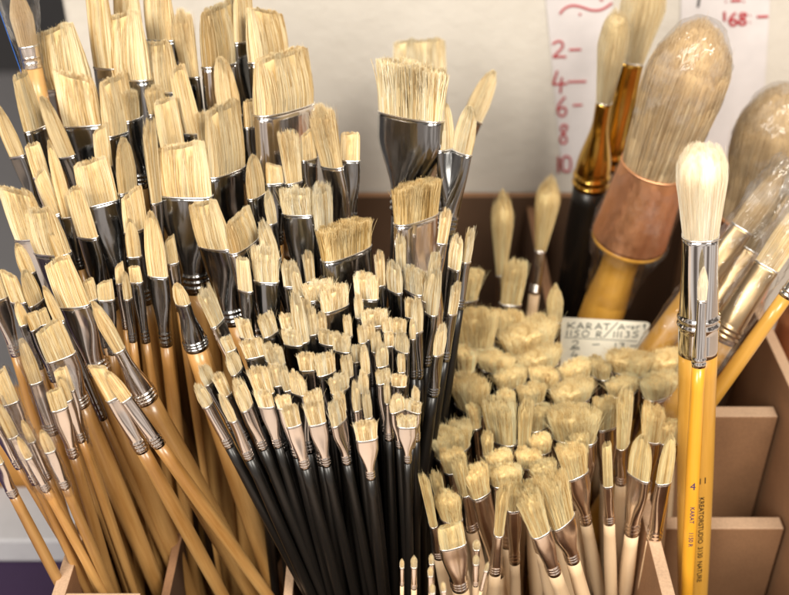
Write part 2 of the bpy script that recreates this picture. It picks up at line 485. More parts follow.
    handle(h*.97, zc+.0005, .0, HANDLE[grp], root, 1.13 if grp != 'M' else 1.0, .42 if grp == 'L' else .5)
    if op.get('p') == '1':
        k = .0009
        sleeve([(zc-.004, h+k*.6, h+k*.6), (zc+Lf*.3, h+k, h+k), (zr-Lf*.1, w/2+k, t/2+k*1.3), (zr+l*.5, w/2+k*1.6, t/2+k*2), (zr+l*1.05, w/2+k, t/2+k)],
               M_film, root, .0003, idx)
    STAT.append((label[:40], round(w*1000, 1), round(l*1000, 1), round(Lr*1000), [round(c, 3) for c in F], [round(c, 3) for c in P]))
    return root

DATA = """
# grp kind x1 y1 x2 y2 tx ty opts | label
L f 44 82 90 93 55 27 s=.27 | broad slant-topped flat brush under the sleeved round brush, upper left corner
L f 66 126 102 124 72 72 s=.22 | square flat brush directly below the slant-topped one in upper left
L f 28 137 45 119 22 70 s=.25 | tawny broad slant-topped brush near the left edge, under the blue-edged sleeve
L b 8 149 27 163 -2 104 s=.42 | slim filbert poking out at the upper left edge against grey
L b 58 152 76 161 46 96 s=.42 | thin pointed filbert between two broad tufts in upper left
L f 34 178 49 175 32 142 s=.3 | frayed narrow brush half hidden behind the slim left filberts
L f 50 217 64 211 37 169 s=.42 | tawny narrow flat brush left of the long pale pointed tuft
L b 62 218 74 216 51 141 s=.25 | long pale pointed filbert on the left, beside the fuzzy-topped square brush
L f 84 207 117 199 84 158 s=.25 | square brush with a dark fuzzy top edge, left of centre-left cluster
L f 97 168 112 166 94 125 s=.12 | narrow frayed tuft rising behind the fuzzy dark-topped square brush
L f 17 239 47 236 19 187 s=.36 | broad pale flat brush at left edge, lowest of the pale grey background
L f 37 250 68 254 28 207 s=.36 | pale flat brush overlapping the lower right of the left edge flat brush
L f 77 230 98 243 78 186 s=.3 | pale brush with oblique rim hanging over a wide black ferrule
L b 23 276 35 271 16 243 s=.4 | thin tawny tuft beside the left edge, above the small olive one
L b 30 307 42 299 27 269 s=.36 | small olive filbert in shadow, left side under thin tawny tuft
L f 61 306 88 304 50 257 s=.4 c=372 | wide pale flat brush in the left middle with glossy taper ferrule
L b 55 322 64 320 45 286 s=.45 c=419 | slender tuft crossing in front of the wide pale left-middle brush
L f 88 301 98 297 84 278 s=.25 | short blunt tuft right of the wide pale left-middle brush
L f 99 300 114 299 103 280 s=.12 | small square tuft standing in front of big dark ferrules on the left
L f 12 301 26 302 6 271 s=.4 | stubby pale brush at left edge level with the olive filbert
L f -8 302 7 296 -4 272 s=.3 | pale brush cut by the left edge of the photo, mid height
L b 20 326 29 322 13 301 s=.35 | thin short tuft under the stubby left edge brush
L f 32 331 42 323 28 311 s=.35 | small olive square tuft, left of the jagged brush
L f 42 325 50 321 38 308 s=.3 | tiny olive tuft squeezed just above the jagged brush
L f 48 362 74 352 44 323 s=.42 c=405 j=1 | jagged uneven pale brush with torn lower edge, lower left quarter
L r 113 350 125 349 92 299 s=.55 c=400 h=25 | long slender pale tuft on a big three-ringed ferrule leaning left
L b 30 384 42 380 17 338 s=.34 c=432 h=15 p=1 | pale filbert in a cloudy clear sleeve at far left
L f 4 405 18 400 3 370 s=.4 p=1 | soft ragged pale brush at the left edge, in a clear sleeve
L b 8 438 18 434 8 402 s=.48 c=483 p=1 | oval pale tuft directly below the ragged left edge brush
L b 28 442 35 440 26 420 s=.45 c=478 p=1 | small oval tuft, upper of the pair among sleeved lower left brushes
L b 25 458 32 456 22 437 s=.55 c=490 p=1 | small oval tuft, lower of the pair among sleeved lower left brushes
L b 45 452 55 449 37 430 s=.43 c=487 h=10 p=1 | sleeved oval tuft on the palest raw handle, lower left
L f 52 411 67 406 56 388 s=.3 c=456 h=11 | small square brush with pinkish fast-narrowing ferrule, lower left
L f 60 390 74 390 60 367 s=.33 c=442 h=11 p=1 | square pale brush under the jagged one, glossy bent-looking ferrule
L f 107 401 120 393 97 364 s=.55 c=450 h=15 w=1.3 | frilly-ended pale brush, left of the two crossing at the ochre handles
L b 121 402 131 395 116 371 s=.72 c=445 h=14 w=1.3 | smooth oval brush crossing the frilly-ended one from the right
L f -10 460 3 464 -6 442 s=.52 c=495 h=11 | sleeved ferrule leaning out at the lower left edge, lowest of all
L f -10 425 1 429 -14 405 s=.6 c=467 h=9 | thin ferrule behind the lowest left edge brush
L f 108 142 132 122 115 75 s=.12 | broad flat brush with steep rim in the upper left quarter
L f 106 72 147 84 120 12 s=.13 | largest slant-cut flat brush near the top left, above the steep-rimmed one
L f 96 66 116 70 88 -20 s=.13 | long brush leaving the top edge, left of the largest slant-cut one
L f 150 38 174 42 146 -18 s=.12 | straight brush cut by the top edge, second one from the largest slant-cut
L f 118 28 140 32 112 -18 s=.1 | brush behind the largest slant-cut one, only its upper part in view
L f 183 74 198 80 175 9 s=.15 t=1.5 u=1 | fuzzy-topped narrow tuft tapering down, near the top edge
L f 149 88 178 94 157 40 s=.17 | flat brush with level top just right of the largest slant-cut one
L f 207 74 239 54 216 2 s=.07 | broad arched brush at the top edge, left of the white wall
L b 221 113 240 118 209 57 s=.17 | narrow slanting filbert in front of the broad arched brush
L f 212 187 241 155 222 102 s=.06 | wide brush with steep white rim, upper centre-left
L f 236 44 252 40 237 -15 s=.03 | brush touching the top edge behind the arched brush
L f 253 64 285 54 262 8 s=.1 | rounded flat brush in front of white wall, near the top
L f 261 118 308 99 280 50 s=.05 | big square brush with curved white rim, rightmost large one of the left cluster
L f 179 113 206 153 176 66 s=.25 | oblique brush whose rim runs steeply down right, upper left cluster
L f 150 115 166 112 152 84 s=.1 u=1 | fuzzy tuft half hidden behind oblique brush, upper left cluster
L f 162 150 184 146 157 97 s=.18 | creamy flat brush right behind the widest square tuft
L f 162 194 210 196 174 142 s=.12 h=30 c=290 | widest square tuft with straight white rim over black ferrule, upper left
L f 152 204 161 201 142 118 s=.1 t=1.8 u=1 | tall wispy side-on tuft left of the widest square tuft
L b 121 197 135 184 127 138 s=.1 | speckled round-topped filbert alone in a dark gap, upper left
L f 126 233 146 226 137 189 s=.12 | ragged brush just under the speckled filbert
L b 128 257 141 256 126 218 s=.12 | narrow pale tuft touching the sharp pale filbert from the left
L b 149 275 167 277 146 212 s=.12 c=345 h=13 | sharp pale filbert leaning left over a narrow bright ferrule
L f 117 284 125 281 119 263 s=.12 | dull small tuft among dark ferrules, first of three left of sharp filbert
L b 125 300 131 297 124 271 s=.12 | hair-thin tuft, middle of three small ones left of sharp filbert
L f 131 282 142 282 134 265 s=.16 c=342 h=9 | small square tuft, nearest of three left of the sharp filbert
L f 198 234 233 258 190 200 s=.3 c=320 h=32 | big oblique brush with long white rim over a huge dark ferrule
L b 177 301 189 306 171 283 s=.32 c=348 h=24 w=1.5 | thin edge-on tuft on a fat ringed ferrule with a stamped band
L f 200 150 213 148 203 110 s=.08 u=1 | frayed tuft left of the wide brush with steep white rim
L b 250 202 263 190 258 155 s=.1 | small clean oval filbert in the dark gap below the big square brush
L f 267 184 283 183 273 163 s=.05 | dim square tuft behind the small clean oval filbert
L f 287 184 301 180 283 129 s=.12 u=1 w=1.6 | splayed unruly tawny brush below the big square brush
L f 302 161 316 157 304 129 s=.03 | small square tuft right of the splayed unruly brush
L f 322 160 342 173 317 104 s=.2 u=1 | big soft side-on brush against the wall, leaning left
L f 341 160 359 161 350 131 s=0 | small tawny brush at the right end of the left cluster by the wall
B f 284 213 315 214 293 186 s=.12 | pale bushy square brush with wide black shoulder, upper centre
B b 269 225 276 222 264 190 s=.15 | thin pointed tuft left of the pale bushy square brush
B f 317 232 331 222 319 180 s=.05 | upright tuft right of the pale bushy square brush
L f 233 254 255 236 233 213 s=.2 | fuzzy-edged square tuft beside the long white rim
B b 269 265 279 258 256 220 s=.3 | slender leaning tuft right of the fuzzy-edged square one
B f 239 289 252 292 242 256 s=.1 c=345 | small clean flat brush with oblique rim beside the long white rim
B f 255 280 278 282 261 243 s=.08 c=350 | clean striped flat brush with dark square shoulder, centre-left
B c 325 261 368 244 338 222 s=.06 | coarse brown cut-topped broad brush at the heart of the photo
B c 398 228 435 208 413 182 s=-.02 | coarse golden broad brush right of the heart, on a bright ferrule
B f 306 282 315 280 304 250 s=.1 | furry upright tuft just left of the coarse brown brush
B b 295 297 304 295 286 264 s=.2 | furry leaning tuft left of the furry upright one
B f 284 286 298 286 289 259 s=.1 | tuft behind the furry leaning one
B f 306 301 332 294 317 279 s=.08 | low fluffy tuft under the coarse brown brush's left corner
B f 323 312 347 303 329 284 s=.07 | neat square brush with black shoulder below the coarse brown one
B f 356 297 378 299 363 271 s=.05 | bushy square brush right below the coarse brown one
B f 377 286 385 284 381 250 s=.05 | narrow tuft right of the bushy square brush
B b 389 287 401 294 391 260 s=.05 | filbert tuft, second to the right of the bushy square brush
B f 397 268 405 270 402 234 s=.02 t=1.8 | spiky tuft standing under the coarse golden brush
B f 437 243 447 244 450 208 s=-.15 t=1.4 | furry tuft leaning right, right of the coarse golden brush
B b 449 266 459 271 454 234 s=-.12 | plump cream tuft, front one of the right-edge pair
B f 463 266 470 258 464 227 s=-.15 | cream tuft behind the plump one at the black cluster's right edge
B b 427 311 436 316 429 263 s=-.1 w=1.4 | long furry cream tuft with pointed base, right part of black cluster
B f 428 278 437 276 437 250 s=-.15 | furry tuft rising behind the long furry cream one
B f 406 287 422 295 408 266 s=.02 | slanted brush just left of the long furry cream tuft
B f 449 315 456 312 459 281 s=-.16 | thin tuft at the right edge below the plump cream tuft
B b 434 357 443 351 447 323 s=-.14 c=395 h=12 | white oval tuft low at the right edge over a bright ferrule
B b 414 333 422 330 411 297 s=.02 | leafy upright tuft in the right middle of the black cluster
B b 410 339 415 338 408 319 s=.02 | tiny tuft touching the leafy upright one
B f 363 326 387 323 371 308 s=.06 | wide square tuft below the bushy square brush
B b 356 318 363 316 358 292 s=.08 | thin tuft at the left end of the wide square tuft
B f 320 342 334 345 325 328 s=.1 | left one of the two small square tufts side by side, centre
B f 333 348 350 352 340 332 s=.1 | right one of the two small square tufts side by side, centre
B f 345 337 352 335 346 314 s=.08 | spiky tuft rising behind the right small square tuft
B f 300 370 316 369 307 351 s=.12 | neat square tuft left of its bent-topped twin, centre
B f 318 376 335 370 324 351 s=.12 | bent-topped square tuft right of its neat twin, centre
B f 343 378 353 375 347 354 s=.1 | fluffy white tuft right of the bent-topped square one
B f 332 394 348 386 335 373 s=.1 | white fan tuft below the fluffy white one
B f 353 362 362 360 354 343 s=.08 | small tuft above the pale needle tuft, centre right
B f 359 343 367 341 361 324 s=.07 | small upright tuft under the wide square tuft
B f 367 340 374 336 371 319 s=.05 | small tuft leaning right under the wide square tuft
B b 363 375 369 372 362 344 s=.08 | pale needle tuft in the black cluster's middle
B b 360 393 368 390 357 370 s=.07 | slim tuft above the pair of long pale fingers
B b 354 411 361 408 352 381 s=.1 | left finger of the pair of long pale tufts
B b 365 418 372 416 361 386 s=.1 | right finger of the pair of long pale tufts
B f 307 412 323 406 312 389 s=.15 | stubby tuft behind the front row, behind its fourth brush
B f 309 425 326 421 314 399 s=.22 c=465 h=10 | black-handled brush, fifth from left in the front row
B f 333 427 345 416 337 398 s=.2 c=463 h=10 | black-handled brush with slanted tuft, sixth in the front row
B f 383 332 392 330 387 317 s=.04 | small blunt tuft behind the slanted one, right centre
B f 393 332 406 333 398 317 s=.03 | small square tuft under the slanted brush, right centre
B f 385 346 394 345 388 330 s=.04 | lower small blunt tuft, right centre
B b 396 348 408 353 400 330 s=.03 | oblique white tuft, right centre
B b 377 367 388 364 384 342 s=.05 | oval upright tuft left of the small fan tuft
B f 398 372 405 371 401 352 s=.02 | small fan tuft, right centre
B f 377 384 390 381 384 368 s=.05 | low blunt tuft above the last front brushes
B f 392 385 406 386 398 373 s=.03 c=420 | square small tuft above the last front brushes, right of low blunt one
B b 385 403 390 402 387 379 s=.04 | matchstick-thin white tuft above the last front brushes
B b 412 401 419 400 410 386 s=.0 | thin leaning tuft behind the last front brush
B b 391 413 404 408 396 394 s=.06 c=447 h=8 | rounded tuft left behind the last front brush
B f 406 408 420 413 412 399 s=-.04 c=447 h=8 | slanted tuft right behind the last front brush
B f 398 426 416 426 406 414 s=.02 c=462 h=8 | short square brush with fishtail ferrule, last in the front row
B f 357 440 377 437 366 419 s=.1 c=478 h=10 | square short brush with pink ferrule, seventh in the front row
B f 226 352 236 348 228 335 s=.45 | small tuft above the leftmost leaning pair of the black cluster
B b 233 376 241 366 231 352 s=.43 | ragged tuft under the small one near the black cluster's left edge
B f 213 328 222 317 202 287 s=.42 | lone square brush leaning left in front of the dark gap
B f 241 336 253 338 243 317 s=.3 | blunt tuft behind the neat square one, left part of black cluster
B f 264 338 277 330 267 312 s=.28 | slanted square brush with black shoulder, left part of black cluster
B f 246 358 265 354 250 337 s=.3 | neat square tuft with black shoulder, left part of black cluster
B f 268 360 284 364 272 343 s=.27 | oblique tuft right of the neat square one, left part of black cluster
B f 282 328 294 328 286 312 s=.2 | stub half behind the long pale tuft
B f 285 343 302 345 289 328 s=.2 | square stub in front of the long pale tuft
B b 298 339 308 342 288 291 s=.17 w=1.5 | long pale plump tuft under the furry ones, left of centre
B f 304 323 313 322 305 297 s=.15 | fluffy tuft right behind the long pale plump one
B f 256 395 274 392 256 365 s=.32 | bushy pale tuft above the front row, behind its fourth brush top
B f 259 406 274 406 260 388 s=.3 c=446 h=10 | black-handled square brush, fourth in the front row
B f 278 408 292 406 281 394 s=.25 | low tuft behind the front row, right of its fourth brush
B f 287 427 301 423 288 403 s=.27 c=467 h=11 | square brush with broad pink ferrule, centre of the front row
B b 284 391 292 388 281 363 s=.25 | slim tuft left of the oblique white one, left part of black cluster
B b 291 390 306 395 296 371 s=.2 | oblique white tuft left of centre, above the front row
B b 243 412 251 402 236 379 s=.4 c=448 h=11 w=1.3 | wide fanned brush, third in the front row
B b 230 422 235 418 220 393 s=.45 c=458 h=11 w=1.6 | slim furry brush, second in the front row
B b 206 386 214 378 199 364 s=.5 | cream tuft above the leftmost front row brush
B b 204 408 211 401 198 384 s=.53 c=446 h=11 w=1.4 | leftmost brush of the black-handled front row
B f 381 110 440 122 423 62 s=-.03 c=215 h=34 k=c | largest broad brush with flared top before the wall, top centre
B f 392 88 447 88 418 38 s=0 d=.10 | blurred broad brush behind the largest one, top centre
B b 438 155 453 143 449 103 s=.02 | narrow brush touching the largest broad one on its right
B b 453 147 470 157 473 106 s=-.2 | oval brush leaning right, right of the largest broad one
B b 463 115 481 124 494 71 s=-.45 d=.06 | blurred brush leaning far right against the wall
K r 496 275 506 275 503 189 s=-.02 t=2.6 d=.03 | tall blurred teardrop tuft in the dark back slot, left one
K r 535 250 546 251 553 175 s=-.14 t=2.7 d=.03 | tall blurred teardrop tuft in the dark back slot, right one
K u 500 303 521 304 524 254 s=-.15 t=1.5 d=.01 | blurred bushy tuft leaning right below the two teardrops
K r 547 320 562 320 556 283 s=-.03 t=1.5 | lone round tuft just above the price card
K u 453 300 477 298 474 263 s=-.12 | blurred tuft at the black cluster's edge, highest of pale-wood ones
K u 458 344 494 346 476 302 s=0 | broad blurred brush showing its streaked side, back left
K u 496 336 520 333 510 305 s=-.05 | short blurred brush right of the broad streaked one
K u 509 357 550 338 528 322 s=.05 | long fluffy brush slanted up to the price card's left side
K u 450 362 473 372 462 342 s=0 | fluffy tuft below the broad streaked brush, next to black cluster
K u 480 364 511 373 495 347 s=.02 | fluffy oblong tuft below the short blurred brush
K u 522 373 556 360 540 347 s=.04 | fluffy tuft left of the price card's lower corner
K u 499 390 524 379 511 363 s=.03 | low fluffy tuft, second below the long slanted one
K u 532 381 556 388 546 363 s=.02 | fluffy tuft under the price card's left corner
K u 458 400 484 415 464 370 s=.08 | large streaky slanted brush beside the black cluster's lower edge
K u 489 433 515 444 498 392 s=.08 | large streaky round-shouldered brush in the middle of pale-wood ones
K u 521 406 543 397 530 380 s=.04 | fluffy tuft right above the round-shouldered streaky brush
K u 518 444 530 446 527 395 s=-.05 | slim tuft right of the round-shouldered streaky brush
K u 529 431 549 422 541 402 s=.03 | fluffy tuft left of the widest pale-wood brush
K u 435 458 468 441 451 421 s=.12 | slanted furry brush at the left end of pale-wood ones
K u 483 454 493 453 487 429 s=.05 | little upright tuft between two dark gaps, pale-wood group
K u 532 454 550 448 538 431 s=.05 | blunt tuft under the widest pale-wood brush's left corner
K u 444 471 466 468 454 446 s=.15 | furry tuft below the slanted furry brush at left end
K u 460 495 469 490 460 452 s=.2 | narrow furry tuft hanging lower, left end of pale-wood group
K u 489 470 511 462 500 448 s=.05 | low square furry tuft, left of two in the fourth row
K u 519 463 541 468 529 447 s=.05 | low square furry tuft, right of two in the fourth row
K u 471 498 489 488 476 461 s=.22 c=575 | furry brush on a long dark ferrule, front left of pale-wood group
K u 491 483 521 482 506 462 s=.03 | wide furry tuft behind the copper-ferruled narrow one
K u 506 508 521 506 513 479 s=.02 c=562 h=11 | furry brush with a dark-striped copper ferrule, front middle
K u 494 531 504 532 498 480 s=-.1 c=572 h=13 d=-.008 | narrow furry brush with pointed white rim and copper ferrule, front middle
K u 429 524 437 522 424 471 s=.2 | shaggy narrow tuft, leftmost of the front pale-wood brushes
K u 436 502 446 500 436 469 s=.2 | shaggy upright tuft behind the bushy slanted front brush
K u 441 514 461 522 446 488 s=.2 | bushy slanted tuft right above the copper square brush
K f 440 549 466 542 449 523 s=.17 c=587 h=18 | square brush on a wide copper ferrule, lowest front brush
K u 565 479 587 468 572 441 s=.2 c=522 h=13 | tall fan brush with copper ferrule, upper of the front right fan
K u 534 481 556 474 541 457 s=.2 | furry tuft left of the upper fan brush
K u 521 506 540 499 529 479 s=.22 | furry tuft under the left of the fan
K u 551 529 572 511 560 468 s=.28 c=560 h=15 d=-.005 | large bushy brush with steep white rim, centre of the front fan
K u 531 536 549 526 535 488 s=.35 c=572 h=15 d=-.01 | bushy brush at the lower left of the front fan
K f 603 486 613 485 601 441 s=.03 c=522 h=12 t=1.6 | narrow fan-topped brush alone over its own silver ferrule
K b 628 470 649 482 639 435 s=-.12 c=533 h=15 | filbert with bright ferrule, left of the last two at right
K b 656 483 671 481 671 434 s=-.17 c=540 h=15 w=1.3 | filbert with bright ferrule, last at right beside the yellow handle
K u 618 443 628 446 629 387 s=-.06 w=1.5 | narrow tuft reaching down between the two last filberts' tops
K u 641 437 661 441 659 401 s=-.12 | furry brush leaning right above the last two filberts
K u 659 441 678 441 670 415 s=-.1 | furry tuft tucked behind the last filbert
K u 553 434 596 440 574 400 s=.02 h=22 | widest pale-wood brush with broad streaky face
K u 596 429 617 423 606 393 s=0 | furry tuft right of the widest pale-wood brush
K u 557 407 588 393 570 377 s=.02 | long furry tuft right behind the widest pale-wood brush
K u 564 383 588 372 576 356 s=.02 | furry tuft under the price card, left one
K u 592 370 607 380 598 356 s=0 | small furry tuft under the price card, middle one
K u 610 366 648 374 628 350 s=-.02 | long furry tuft under the price card, right one
K u 610 396 636 386 626 373 s=-.02 | furry tuft below the long right one under the card
K u 646 399 676 384 660 370 s=-.04 | furry tuft against the yellow handle, below the uppermost there
K u 650 373 689 367 668 348 s=-.05 | uppermost furry tuft against the yellow handle
M r 400 567 404 567 402 558 s=0 c=585 | tiny detail brush, leftmost under the black handles
M r 411 566 417 566 414 555 s=0 c=588 | tiny detail brush with bright tip, second from the left at the bottom
M r 429 563 434 563 431 553 s=.02 c=584 | tiny brush right of the black handles, upper of three in line
M r 428 575 433 575 430 566 s=.02 c=592 d=-.004 | tiny brush right of the black handles, middle of three
M r 430 592 435 592 431 583 s=.02 c=604 d=-.008 | tiny brush right of the black handles, lowest of three
M r 441 590 446 590 442 581 s=.1 c=604 d=-.006 | tiny brush just left of the lowest copper ferrule
M r 473 548 480 548 476 539 s=-.02 c=580 | tiny brush right of the lowest copper ferrule, upper one
M r 473 563 479 563 476 554 s=-.02 c=585 d=-.004 | tiny brush right of the lowest copper ferrule, lower one
M r 484 571 488 570 489 561 s=-.25 c=590 d=-.006 | tiny leaning brush beside the narrow copper-ferruled one
L f 127 122 139 117 131 88 s=.12 u=1 | brownish fuzzy tuft tucked right of the steep-rimmed broad brush, upper left
L f 213 170 224 168 206 122 s=.1 | slim tuft in the gap between widest square brush and its right neighbour
L f 60 268 72 262 50 232 s=.35 | dim tuft in shadow between the two lowest broad pale flat brushes
L f 245 128 257 126 244 98 s=.05 | dim tuft low behind the arched brush, against the wall
L f 168 264 178 262 163 236 s=.15 | short tuft in the dark just right of the sharp pale filbert
L b 63 402 72 398 56 376 s=.35 | small pale tuft between sleeved ferrules, lower left quarter
B f 308 335 318 333 312 306 s=.12 | frilly tuft right of the long pale plump one, black cluster
B f 319 334 327 332 321 311 s=.1 | frilly tuft touching the left corner of the neat square brush
B f 415 292 427 296 419 268 s=-.02 | blunt tuft behind the long furry cream one's left side
B f 372 352 381 350 376 331 s=.06 | stub between the small tufts under the wide square one
B f 406 316 416 318 410 297 s=.02 | short tuft left of the leafy upright one
B f 336 412 346 409 338 390 s=.14 | stub between the long pale fingers and the front row
B f 272 386 284 384 268 362 s=.26 | bushy stub in the black cluster, left of the slim tuft
B f 222 398 231 392 214 372 s=.45 | ragged stub behind the second brush of the front row
B f 424 302 434 300 428 278 s=-.06 | furry stub between bright ferrules, right part of black cluster
K u 470 428 480 424 472 400 s=.1 | small furry tuft in the dark gap beside the streaky round-shouldered brush
K u 560 466 574 460 563 440 s=.12 | furry stub behind the upper fan brush
K u 572 452 588 450 578 428 s=.05 | short furry tuft right under the widest pale-wood brush
K u 500 412 514 408 505 386 s=.06 | furry stub above the streaky round-shouldered brush

"""
lines = [q for q in DATA.strip().splitlines() if q.strip() and not q.startswith('#')]
for i, q in enumerate(lines): brush(q, i)

# ------------------------------------------------------------------ special brushes on the right
def root_for(bx, by, s, Yr, Yf, name, label, cat='paintbrush', group=None, roll=0):
    P, F = axis_for(bx, by, s, Yr, Yf)
    A = (P-F).normalized(); U = A.cross((P-CAM).normalized()).normalized()
    if U.x < 0: U = -U
    X = U*math.cos(roll)+A.cross(U)*math.sin(roll)
    root = bpy.data.objects.new(name, None); COL.objects.link(root); root.empty_display_size = .01
    root.matrix_world = frame_at(F, A, X); tag(root, label, cat, group)
    return root, P, A, (P-F).length, (P-CAM).dot(FWD)/FPX

def wrap_text(txt, size, parent, r, z, ang, mat, name='lettering', upright=False):
    """engraved lettering on a round handle; runs down the handle (or upright), facing local angle ang"""
    cu = bpy.data.curves.new('lettering', 'FONT'); cu.body = txt; cu.size = size; cu.extrude = 0; cu.align_x = 'CENTER' if upright else 'LEFT'
    cu.offset = 0 if upright else size*.010
    ob = bpy.data.objects.new('lettering', cu); COL.objects.link(ob)
    dg = bpy.context.evaluated_depsgraph_get(); me = bpy.data.meshes.new_from_object(ob.evaluated_get(dg))
    bpy.data.objects.remove(ob)
    bm = bmesh.new(); bm.from_mesh(me); bmesh.ops.triangulate(bm, faces=bm.faces)
    for _ in range(3):
        bmesh.ops.subdivide_edges(bm, edges=[e for e in bm.edges if e.calc_length() > size*.09], cuts=1); bmesh.ops.triangulate(bm, faces=bm.faces)
    rr = r if callable(r) else (lambda zz: r)
    for v in bm.verts:
        if upright: x, zz = v.co.x, z+v.co.y
        else: x, zz = v.co.y, z-v.co.x
        R_ = rr(zz)+.00016; a = ang+x/R_
        v.co = (R_*math.cos(a), R_*math.sin(a), zz)
    bm.to_mesh(me); bm.free(); me.materials.clear(); me.materials.append(mat)
    o = bpy.data.objects.new(name, me); link(o, parent); o['label'] = 'small dark lettering'
    return o

def round_brush(bx, by, s, Yr, Yf, wpx, tipy, kind, size, bm_, fm, Lfpx, hpx, hm, name, label, nc=(.07, .13, .19), bulge=1.1, end=.5, lipmat=True, tscale=1, group=None, flat=1.0, roll=0):
    root, P, A, Lr, mpp = root_for(bx, by, s, Yr, Yf, name, label, group=group, roll=roll)
    w = wpx*mpp; l = along(P, A, tipy, .004, .16)
    tf = tuft(kind, size, 1, bm_, root); tf.location.z = Lr-.0005; tf.scale = (w/2*.97*tscale, w/2*.97*tscale*flat, l/.985)
    Lf = -along(P, A, Lfpx, -.12, -.004)
    h = hpx*mpp/2
    fe = ferrule(w, w*flat, h, Lf, fm, root, nc); fe.location.z = Lr
    hd = handle(h*.97, Lr-Lf+.0005, 0, hm, root, bulge, end)
    return root, Lr, Lf, l, w, h, mpp, hd, fe, A

# main big yellow brush
r_, Lr, Lf, l, w, h, mpp, hd, fe, A = round_brush(700.5, 235, -.022, -.03, -.085, 36, 141, 'm', 'X', MB['W'], M_chrome, 352, 41, M_yellow, 'paint_brush',
    'large round white-tipped brush with chrome ferrule and upright yellow handle, in front at right', nc=(.26, .32), bulge=1.0, end=.62)
def hr(zz, h=h, z0=Lr-Lf):
    f = (z0-zz)/z0
    q = 1+(1.0-1)*sm(f/.16) if f < .16 else 1.0+(.62-1.0)*sm((f-.16)/.9)
    return h*.97*q
# face angle: local direction pointing at the camera
def face_ang(root, z, px_off=0):
    m = root.matrix_world if root.matrix_world else None
    bpy.context.view_layer.update()
    c = root.matrix_world.inverted() @ CAM
    return math.atan2(c.y, c.x)
fa = face_ang(r_, 0)
def z_at(root, A, py):
    O = root.matrix_world.translation
    return along(O, A, py, .0, .5)
wrap_text('11', .0052, r_, hr, z_at(r_, A, 474), fa+.42, M_blackink, upright=True)
wrap_text('KREATORSTUDIO  3130  NATURE', .0036, r_, hr, z_at(r_, A, 487), fa+.26, M_blackink)
# thin yellow brush standing in front of it
r2, Lr2, Lf2, l2, w2, h2, mpp2, hd2, fe2, A2 = round_brush(702, 300, -.052, -.052, -.115, 9, 265, 'r', 'M', MB['W'], M_chrome, 366, 14, M_yellow2, 'paint_brush',
    'thin round brush with bright yellow handle leaning on the large yellow one', nc=(.05, .12), bulge=1.12, end=.8, tscale=1.0)
def hr2(zz, h=h2, z0=Lr2-Lf2):
    f = (z0-zz)/z0
    q = 1+.12*sm(f/.16) if f < .16 else 1.12+(.8-1.12)*sm((f-.16)/.9)
    return h*.97*q
fb = face_ang(r2, 0)
wrap_text('4', .0056, r2, hr2, z_at(r2, A2, 486), fb+.1, M_navy, upright=True)
wrap_text('KARAT', .0030, r2, hr2, z_at(r2, A2, 503), fb-.1, M_navy)
wrap_text('1150 R', .0030, r2, hr2, z_at(r2, A2, 528), fb-.1, M_navy)

# copper-collared domed brushes
def dome_brush(bx, by, s, Yr, Yf, wpx, tipy, endy, hpx, label, wrapseed, c=1.16):
    root, P, A, Lr, mpp = root_for(bx, by, s, Yr, Yf, 'mottler_brush', label, 'paintbrush', 'domed brushes with copper collars at right')
    w = wpx*mpp; l = along(P, A, tipy, .01, .2)
    tf = tuft('d', 'X', 0, MB['G'], root); tf.location.z = Lr-.001; tf.scale = (w/2*.97, w/2*.97, l)
    Lf = -along(P, A, endy, -.15, -.004)
    rb = w/2*c
    secs = [(-Lf, rb*.99, rb*.99), (-Lf*.97, rb*1.01, rb*1.01)]+[(-Lf*(1-q/8)*.95, rb+(w/2-rb)*q/8, rb+(w/2-rb)*q/8) for q in range(9)]
    vs, fs = loft(secs, 56, True, False)
    co = meshobj('collar', vs, fs, M_copper, root); co.location.z = Lr
    vs, fs = loft([(-.0006, w/2, w/2), (-.0004, w/2+.0006, w/2+.0006), (.0006, w/2+.0005, w/2+.0005), (.0006, w/2-.0008, w/2-.0008)], 56, False, False)
    meshobj('rim', vs, fs, M_copper, co)
    h = hpx*mpp/2
    z0 = Lr-Lf
    secs = [(0, h*.5, h*.5), (z0*.3, h*.8, h*.8), (z0*.62, h*1.05, h*1.05), (z0*.80, h*.98, h*.98), (z0*.90, h*.8, h*.8), (z0-.010, h*.86, h*.86), (z0-.004, rb*.86, rb*.86), (z0-.0025, rb*.985, rb*.985), (z0+.0005, rb*.985, rb*.985)]
    vs, fs = loft(secs, 48); meshobj('handle', vs, fs, M_yellow, root)
    k = .0012
    sec = [(z0-.045, h*.95+k, h*.95+k), (z0-.02, h*1.1+k*2, h*1.1+k*2), (z0-.003, rb+k*1.5, rb+k*1.5), (Lr-Lf*.3, (rb+w/2)/2+k, (rb+w/2)/2+k)]
    for f in (0, .2, .4, .6, .75, .86, .94, .98, .995, 1.002):
        rr = w/2*lerp(KIND['d'][0], f)
        if f > .62: rr *= math.sqrt(max(.0002, 1-((f-.62)/.382)**2))
        sec.append((Lr+l*f*1.0, rr*.955+k*.3, rr*.955+k*.3))
    sleeve(sec, [M_film, M_filmw], root, .0005, wrapseed, 64, 'plastic_wrap', Lr+l*.35)
    return root
dome_brush(655, 166, -.36, .10, .12, 68, 18, 238, 48, 'huge domed grey-tan brush with copper collar in clear wrap, leaning before the price strip', 3)
dome_brush(752, 216, -.28, .13, .14, 66, 84, 336, 48, 'second domed brush in clear wrap, cut by the right edge above the sleeved ones', 5, 1.12)
dome_brush(822, 290, -.35, .07, .10, 60, 170, 372, 46, 'copper-collared brush mostly outside the right edge, low fat yellow handle showing', 8, 1.1)

